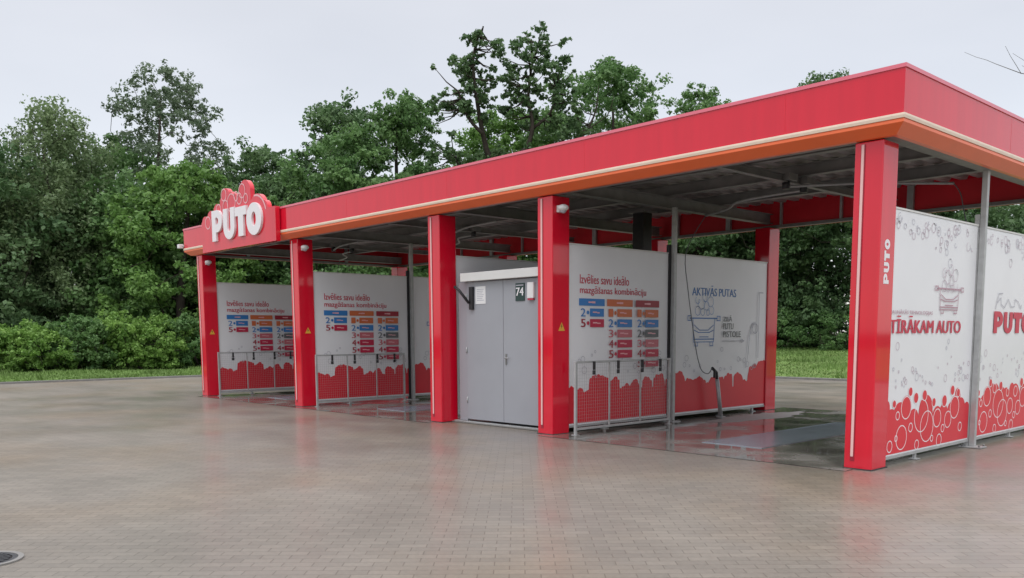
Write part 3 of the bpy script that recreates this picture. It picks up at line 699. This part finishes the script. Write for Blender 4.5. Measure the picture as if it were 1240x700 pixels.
t = thing('drain_cover', 'dark round cast iron drain cover in the paving at the lower left corner', 'drain cover', (-2.08, -7.98, 0))
g = MB(); seg = 40
for r0, r1, z0, z1, m in ((.235, .20, .001, .012, 'kerb'), (.198, .165, .001, .010, 'iron')):
    vs_ = []; 
    for k in range(seg):
        a_ = 2 * math.pi * k / seg
        for rr, zz in ((r0, .0), (r0, z1), (r1, z1), (r1, .0)): vs_.append((rr * math.cos(a_), rr * math.sin(a_), zz))
    g.add(vs_, [(k * 4 + q, ((k + 1) % seg) * 4 + q, ((k + 1) % seg) * 4 + q + 1, k * 4 + q + 1) for k in range(seg) for q in range(3)], m)
g.build('frame', t)
g = MB(); g.tube([(0, 0, .001), (0, 0, .006)], .16, 'iron', 40)
for k in range(7):
    u = -.12 + k * .04; hl = math.sqrt(.15 ** 2 - u * u); g.box(u - .011, -hl, .0065, u + .011, hl, .012, 'iron')
g.build('cover', t)
# thin pale patch laid on the floor beside the advert
g = MB(); r = random.Random(5)
pts = []
for k in range(36):
    a_ = 2 * math.pi * k / 36; pts.append((-3.95 + (.34 + r.uniform(-.09, .10)) * math.cos(a_), 4.6 + (1.5 + r.uniform(-.35, .3)) * math.sin(a_)))
n = len(pts); g.add([(a_, b_, .008) for a_, b_ in pts] + [(a_ * 1.0 + (0.03 if a_ > -3.95 else -.03), b_, .0055) for a_, b_ in pts], [tuple(range(n))] + [(k, (k + 1) % n, n + (k + 1) % n, n + k) for k in range(n)], 'foam')
tag(g.build('pale_floor_patch'), 'thin pale patch with uneven edge on the wet bay floor', 'foam', kind='stuff')

# batten lamps under the roof (not lit)
for (x, y, lb) in ((-6.2, 1.1, 'over the grey doors'), (-3.4, 1.1, 'near the front of the right bay'), (-10.8, 1.1, 'in the second bay from the left'), (-15.4, 1.1, 'near the front of the leftmost bay')):
    t = thing('batten_lamp', 'unlit white batten lamp under the roof ' + lb, 'lamp', (x, y, 3.93), 'batten lamps under the roof')
    g = MB(); g.box(-.03, -.6, .02, .03, .6, .06, 'whitetrim'); g.build('housing', t)
    g = MB(); g.tube([(0, -.58, -.005), (0, .58, -.005)], .024, 'offwhite', 8); g.build('tube', t)

# ------------------------------------------------------------------ trees
def leaf_mesh(name, clumps, per, size, lm, seed, flat=.7, droop=0):
    """clumps: (x,y,z,r) ; leaves fill each clump, denser towards its outside"""
    r = np.random.default_rng(seed); C = np.array(clumps); n = (per * (C[:, 3] / C[:, 3].mean()) ** 2).astype(int).clip(8)
    idx = np.repeat(np.arange(len(C)), n); N_ = len(idx)
    m_ = 9                                         # every clump is a spray of smaller tufts
    cd_ = r.normal(size=(len(C), m_, 3)); cd_ /= np.linalg.norm(cd_, axis=2)[:, :, None]; cd_[:, :, 2] = cd_[:, :, 2] * .8 + .12
    cdist = r.uniform(.35, 1.15, (len(C), m_, 1)) * C[:, 3][:, None, None]
    tc = C[:, None, :3] + cd_ * cdist * np.array([1, 1, flat]); tr_ = C[:, 3][:, None] * r.uniform(.20, .48, (len(C), m_))
    ci = r.integers(0, m_, N_); d = r.normal(size=(N_, 3)); d /= np.linalg.norm(d, axis=1)[:, None]
    rad = tr_[idx, ci] * r.uniform(.1, 1.15, N_) ** .6
    P = tc[idx, ci] + d * rad[:, None] * np.array([1, 1, .75])
    if droop: P[:, 2] -= droop * r.uniform(0, 1, N_) ** 2
    nrm = d * .6 + r.normal(size=(N_, 3)) * .6 + np.array([0, 0, .35]); nrm /= np.linalg.norm(nrm, axis=1)[:, None]
    a = np.cross(nrm, r.normal(size=(N_, 3))); a /= np.linalg.norm(a, axis=1)[:, None]; b = np.cross(nrm, a)
    s = size * r.uniform(.6, 1.3, N_)[:, None]
    V = np.stack([P - a * s * .75, P - b * s * .42 + nrm * s * .12, P + a * s * .75, P + b * s * .42 + nrm * s * .12], 1).reshape(-1, 3)
    me = bpy.data.meshes.new(name); me.vertices.add(len(V)); me.vertices.foreach_set('co', V.ravel())
    me.loops.add(len(V)); me.loops.foreach_set('vertex_index', np.arange(len(V), dtype=np.int32))
    me.polygons.add(N_); me.polygons.foreach_set('loop_start', np.arange(N_, dtype=np.int32) * 4)
    try: me.polygons.foreach_set('loop_total', np.full(N_, 4, dtype=np.int32))
    except Exception: pass
    ct = r.uniform(0, 1, len(C)); c2_ = r.uniform(0, 1, (len(C), m_)); tint = ct[idx] * .35 + c2_[idx, ci] * .35 + r.uniform(0, 1, N_) * .3
    at = me.attributes.new('tint', 'FLOAT', 'POINT'); at.data.foreach_set('value', np.repeat(tint, 4))
    me.update(); me.validate(); me.materials.append(lm)
    return me

def skeleton(base, h, clumps, tr, seed, lean=(0, 0), bark='bark', fork=.35, twigs=True):
    """trunk, then each clump is joined to the nearest limb node below it"""
    g = MB(); r = random.Random(seed); bx, by, bz = base
    n = 9; tp = []
    for k in range(n):
        f = k / (n - 1); tp.append(Vector((lean[0] * f * h + .25 * math.sin(f * 5 + seed), lean[1] * f * h + .25 * math.cos(f * 4 + seed) - .25, f * h * .86)))
    tp[0] = Vector((0, 0, -.1))
    g.tube(tp, [tr * (1 - .86 * k / (n - 1)) + .02 for k in range(n)], bark, 8)
    nodes = [(p, tr * (1 - .86 * k / (n - 1))) for k, p in enumerate(tp) if k >= 2]
    cs = sorted([Vector(c[:3]) for c in clumps], key=lambda c: (c - tp[4]).length)
    for c in cs:
        best = min(nodes, key=lambda q: (q[0] - c).length + (6 if q[0].z > c.z - .2 else 0)); p, pr_ = best
        m1 = p.lerp(c, .5) + Vector((r.uniform(-.3, .3), r.uniform(-.3, .3), r.uniform(-.35, .05)))
        r0 = max(min(pr_ * .55, .16), .022); g.tube([p, m1, c], [r0, r0 * .65, .015], bark, 5, False)
        nodes.append((m1, r0 * .7)); nodes.append((c, r0 * .45))
    return g

def crown_clumps(seed, h, rx, base, n, cr, top=.9, shape='round'):
    r = random.Random(seed); o_ = []
    # a few big lobes make the outline uneven
    lobes = []
    for k in range(7):
        a = r.uniform(0, 6.28); f = r.uniform(.15, .85); lobes.append((a, f, r.uniform(.75, 1.18)))
    tries = 0
    while len(o_) < n and tries < n * 60:
        tries += 1
        f = r.random(); a = r.uniform(0, 6.28)
        if shape == 'round': prof = math.sqrt(max(0, 1 - (2 * f - .9) ** 2 / 1.25)) 
        elif shape == 'cone': prof = (1 - f) ** .75 * .95 + .12
        else: prof = math.sqrt(max(0, 1 - (2 * f - 1) ** 2)) * .9 + .1
        k = 1
        for la, lf, ls in lobes:
            w = math.exp(-((math.cos(a - la) - 1) ** 2) / .3 - ((f - lf) ** 2) / .05); k += (ls - 1) * w * 1.6
        rr = prof * k * rx * r.uniform(.35, 1) ** .5
        p = (rr * math.cos(a), rr * math.sin(a), base + f * (h - base - cr * .5))
        c = cr * r.uniform(.6, 1.35)
        if any((p[0] - q[0]) ** 2 + (p[1] - q[1]) ** 2 + (p[2] - q[2]) ** 2 < (.55 * cr) ** 2 for q in o_): continue
        o_.append((*p, c))
    return o_

def tree(name, label, x, y, h, rx, base, n, cr, per, size, kind, seed, shape='round', tr=.28, cat='tree', group=None, clumps=None, bark='bark', lean=(0, 0), flat=.7, droop=0):
    z = height(x, y); t = thing(name, label, cat, (x, y, z), group)
    cl = clumps or crown_clumps(seed, h, rx, base, n, cr, shape=shape)
    g = skeleton((x, y, z), h, cl, tr, seed, lean, bark); g.build('trunk', t)
    me = leaf_mesh('crown', cl, int(per * 1.35), size * .86, LM[kind], seed, flat, droop); o = bpy.data.objects.new('crown', me); COL.objects.link(o); o.parent = t
    return t

D = 'big tree'
tree('broadleaf_tree', 'dark tree cut by the left edge of the photo', -50.5, 2.0, 11.2, 4.2, .8, 90, 1.25, 190, .20, 'dark', 11)
tree('willow_tree', 'tall soft yellow-green tree left of the airy pale one, rising from the hedge', -43.6, 4.3, 12.6, 3.0, .8, 120, 0.95, 260, .15, 'yellow', 12, 'tall', flat=1.1, droop=.9)
tree('broadleaf_tree', 'middle green tree filling the gap left of the airy tall tree', -47.5, 7.6, 12.2, 4.3, 1.0, 120, 1.2, 210, .18, 'mid', 13)
tree('aspen_tree', 'tall airy grey-green tree, tallest on the left, with sky showing through it', -45.0, 10.2, 15.9, 3.4, 4.5, 150, 0.7, 120, .14, 'grey', 14, 'tall', bark='bark', flat=1.0, tr=.22)
tree('broadleaf_tree', 'light green leafy tree just left of the PUTO sign', -38.4, 8.6, 9.8, 3.3, .6, 110, .9, 220, .17, 'bright', 15, 'round')
tree('broadleaf_tree', 'dark rounded tree directly behind the PUTO sign', -41.5, 14.3, 12.0, 3.6, .8, 120, 1.05, 240, .18, 'dark', 16)
tree('maple_tree', 'bright green round crown close behind the canopy, right of the sign', -32.6, 14.2, 11.2, 3.1, 1.2, 110, .95, 260, .17, 'mid', 17)
tree('broadleaf_tree', 'darker twin-topped tree above the bright round crown, left peak', -38.6, 17.2, 14.3, 2.3, 2.5, 90, .95, 230, .18, 'dark', 18, 'tall')
tree('broadleaf_tree', 'dark tree right of the twin peak and left of the gappy oak', -37.0, 20.8, 14.8, 2.4, 2.0, 90, .98, 230, .18, 'mid', 19, 'tall')
tree('broadleaf_tree', 'short green crown seen through the gappy oak', -33.8, 25.2, 13.6, 3.6, 2.0, 120, .95, 230, .17, 'bright', 20)
tree('broadleaf_tree', 'wide green tree on the right of the gappy oak above the canopy', -29.2, 29.5, 15.9, 5.6, 1.5, 190, 1.05, 250, .18, 'mid', 22)
tree('broadleaf_tree', 'smaller pointed tree where the tree line drops behind the canopy roof', -24.6, 31.5, 14.4, 3.4, 1.0, 100, .9, 200, .16, 'mid', 23, 'cone')
tree('broadleaf_tree', 'treetop just peeking over the roof near the front corner of the canopy', -19.6, 35.6, 14.4, 2.2, 1.0, 80, .95, 220, .17, 'dark', 24)
tree('broadleaf_tree', 'yellow-green treetop seen between roof and end wall on the right', -15.0, 46.0, 9.6, 3.6, 1.0, 90, 1.0, 220, .18, 'yellow', 25)
tree('broadleaf_tree', 'dark low-branched tree at the grass edge, seen right of the foam advert', -20.5, 32.0, 11.5, 3.8, .1, 130, 1.05, 220, .18, 'dark', 26)
tree('broadleaf_tree', 'dark green tree behind the grass in the gap left of the tallest column', -16.2, 34.2, 11.8, 3.8, .2, 120, 1.05, 220, .18, 'dark', 27)

# the gappy oak: foliage clumps on a leaning, forked trunk
ob = Vector((-28.8, 20.3)); zr = height(ob.x, ob.y)
ux = Vector((.68, .734))                            # across
def oakp(u, z, d): p = ux * u + Vector((-.734, .68)) * d; return (p.x, p.y, z)
r = random.Random(3)
raw = [(.3, 15.9, .4), (.0, 15.3, .4), (.7, 15.8, .4), (1.1, 16.3, .4), (1.6, 16.6, .42), (2.4, 16.0, .45), (2.8, 15.5, .5), (3.1, 15.0, .5), (3.3, 14.4, .5), (2.8, 14.2, .45), (.2, 14.6, .4), (-.1, 13.8, .4), (-.5, 16.3, .35), (-1.9, 14.9, .4), (-1.0, 16.4, .55), (-.55, 15.9, .5), (-1.4, 15.3, .7), (-.7, 15.0, .6), (-1.7, 14.4, .75), (-1.1, 13.9, .7), (-.5, 14.1, .5), (-2.0, 13.6, .6), (-1.5, 13.0, .65), (-2.3, 12.9, .45), (-.8, 13.0, .5), (-2.5, 12.3, .4),
       (1.6, 16.0, .6), (2.2, 16.2, .5), (1.0, 15.3, .6), (1.7, 15.1, .7), (2.5, 15.4, .6), (.7, 14.4, .6), (1.4, 14.1, .7), (2.2, 14.3, .6), (.5, 13.4, .6), (1.2, 13.1, .7), (1.9, 13.3, .55), (.9, 12.5, .5), (2.9, 14.6, .6), (3.3, 13.9, .6), (2.7, 13.4, .5), (3.5, 13.0, .6), (2.9, 12.5, .5), (3.7, 12.2, .55), (3.2, 11.7, .5), (2.3, 12.3, .45),
       (-2.4, 11.2, .6), (-1.8, 10.6, .75), (-1.0, 11.3, .6), (-1.2, 10.2, .8), (-.4, 10.6, .6), (-2.3, 9.8, .7), (-1.5, 9.3, .8), (-.5, 9.5, .7), (.2, 11.0, .5), (-2.6, 8.9, .7), (0, 8.7, .8), (-1.2, 8.3, .8), (.8, 9.2, .6), (1.4, 10.0, .6), (2.1, 10.6, .6), (2.6, 9.8, .7), (3.6, 10.8, .6), (4.2, 11.6, .4), (4.3, 10.4, .6), (1.6, 8.6, .8), (3.2, 8.9, .8)]
cl = []
for u, z, q in raw:
    for k in range(4): cl.append((*oakp(u * 1.08 + r.gauss(0, .45), z - .7 + r.gauss(0, .28), r.uniform(-1.3, 1.3)), q * r.uniform(.3, .75)))
t = thing('oak_tree', 'tallest gappy dark oak with forked crooked limbs standing over the canopy', 'tree', (ob.x, ob.y, zr))
g = MB()
limbs = [([(.2, -.1), (.0, 3), (.1, 6), (-.1, 8.6), (-.15, 10.2)], .34, .22), ([(-.15, 10.2), (-.55, 11.8), (-.8, 13.2), (-1.0, 15.0), (-.85, 16.2), (-.5, 17.0)], .16, .012), ([(-.55, 11.8), (-1.3, 12.6), (-1.7, 13.8)], .1, .03), ([(-.15, 9.9), (.8, 10.5), (1.6, 11.1), (1.9, 12.2), (1.7, 13.6), (1.9, 15.2), (2.2, 16.2)], .17, .03),
         ([(1.8, 12.0), (2.8, 12.9), (3.1, 14.2)], .09, .03), ([(.0, 8.3), (1.3, 8.9), (2.4, 9.3), (3.3, 10.6), (4.2, 11.5), (5.0, 12.8), (5.2, 14.2)], .2, .015), ([(3.3, 10.6), (3.5, 12.0)], .1, .03), ([(4.5, 12.0), (5.6, 12.7), (5.9, 13.6)], .035, .012), ([(.05, 8.5), (-1.2, 9.4), (-2.0, 10.8)], .12, .04), ([(1.5, 9.0), (1.9, 10.3)], .16, .12), ([(-.1, 7.0), (-1.6, 7.8), (-2.4, 8.8)], .14, .04)]
allp = []
for k, (pts, r0, r1) in enumerate(limbs):
    q = smooth_pts([oakp(u, z - .6 * min(1, z / 8), .35 * math.sin(z * .7 + k)) for u, z in pts], 3); m = len(q)
    g.tube(q, [r0 + (r1 - r0) * i / (m - 1) for i in range(m)], 'bark', 7); allp += [Vector(p) for p in q if p[2] > 6]
for c in cl:
    c_ = Vector(c[:3]); p = min(allp, key=lambda a_: (a_ - c_).length); g.tube([p, p.lerp(c_, .5) + Vector((0, 0, -.12)), c_], [.04, .028, .012], 'bark', 4, False)
g.build('trunk', t)
me = leaf_mesh('crown', cl, 66, .14, LM['dark'], 31, .85); o = bpy.data.objects.new('crown', me); COL.objects.link(o); o.parent = t

# bare twiggy tree whose branch tips enter at the right edge
t = thing('bare_tree', 'bare grey branch tips of a leafless tree reaching in at the upper right edge', 'tree', (-1.6, 25.8, height(-1.6, 25.8)))
g = MB(); r = random.Random(9)
g.tube(smooth_pts([(0, 0, -.1), (.1, .1, 3), (-.1, .2, 6), (.1, 0, 8.6), (.3, .1, 10.5)], 3), [.2 - .014 * i for i in range(13)], 'barkpale', 7)
def br(p, d, L_, rr, dep):
    q = [p]; 
    for k in range(3): d = (d + Vector((r.uniform(-.22, .22), r.uniform(-.22, .22), r.uniform(-.12, .22)))).normalized(); q.append(q[-1] + d * L_ / 3)
    g.tube(q, [rr, rr * .85, rr * .7, rr * .5], 'barkpale', 5, False)
    if dep: 
        for k in (1, 2, 3): br(q[k], (d + Vector((r.uniform(-.8, .8), r.uniform(-.8, .8), r.uniform(-.2, .6)))).normalized(), L_ * .55, rr * .5, dep - 1)
br(Vector((0, .1, 8.2)), Vector((-.68, -.55, .12)).normalized(), 4.4, .035, 2)
br(Vector((0, .1, 7.4)), Vector((.6, -.3, .5)).normalized(), 3.5, .06, 2)
br(Vector((.1, .0, 9.0)), Vector((.1, .5, .8)).normalized(), 3, .05, 2)
br(Vector((.1, .1, 6.4)), Vector((.5, .6, .4)).normalized(), 3, .05, 2)
g.build('trunk', t)

# wood behind: copies of three crowns, individually placed
back = [(-52, -7), (-56, 3.5), (-53, 11.5), (-50, 16), (-47, 20.5), (-44.5, 24.5), (-42, 29), (-38, 33.5), (-33.5, 37.5), (-29, 39.5), (-25.0, 37.0), (-12.6, 37.0), (-22.8, 34.0), (-27.0, 33.0), (-35.5, 22.0), (-33.0, 18.5), (-39.5, 12.0), (-43.5, 0.0), (-47, -4), (-41.5, 7.3)]
protos = []
for k in range(3):
    protos.append(tree('woodland_tree', 'dark green tree standing back in the wood behind the car wash', -60 - 4 * k, 20, 10.6, 4.0, .1, 100, 1.3, 190, .22, ('dark', 'mid', 'dark')[k], 40 + k, 'round', group='trees filling the wood behind'))
for k, (bx, by) in enumerate(back):
    if k < 3: c = protos[k]
    else: c = copy_tree(protos[k % 3])
    c.location = (bx, by, height(bx, by)); c.rotation_euler = (0, 0, k * 1.7); s_ = .8 + .22 * ((k * 37 % 10) / 10) 
    if by > 31 and bx > -32: s_ = .85
    c.scale = (s_ * 1.05, s_ * 1.05, s_)

# hedge of separate bushes along the lawn on the left
hb = [(-37.2, -3.2, 1.5, 'far left bush of the hedge, partly cut by the photo edge'), (-36.2, -.6, 1.7, 'pale low bush, first whole one of the hedge on the left'), (-35.4, 1.0, 1.9, 'rounded bright bush, third in the hedge from the left'),
      (-35.2, 2.6, 2.2, 'taller bright bush with upright shoots near the middle of the hedge'), (-34.8, 4.2, 2.35, 'full green bush right of the hedge middle'), (-34.4, 5.6, 2.1, 'bushy green shrub two places left of the leftmost column'), (-34.0, 7.0, 2.3, 'leafy shrub next to the leftmost red column'), (-33.8, 8.6, 2.2, 'shrub seen just behind the leftmost red column')]
for k, (bx, by, bh, lb) in enumerate(hb):
    tree('bush', lb, bx, by, bh * 1.04, 1.6, .05, 52, .46, 190, .11, 'bush' if k % 3 else 'mid', 70 + k, 'round', tr=.05, cat='bush', group='bushes of the hedge on the left', flat=.9)
for k, (bx, by, lb) in enumerate([(-23.4, 28.6, 'light green drooping shrub at the grass edge right of the back column'), (-18.6, 30.5, 'low dark shrub at the foot of the wood in the gap'), (-15.2, 31.2, 'low shrub at the wood edge just left of the tallest column')]):
    tree('bush', lb, bx, by, (4.0, 2.0, 2.2)[k], (1.7, 1.8, 1.8)[k], .05, 50, .5, 150, (.16, .1, .1)[k], ('bright', 'mid', 'mid')[k], 90 + k, 'round', tr=.06, cat='bush', flat=.55)
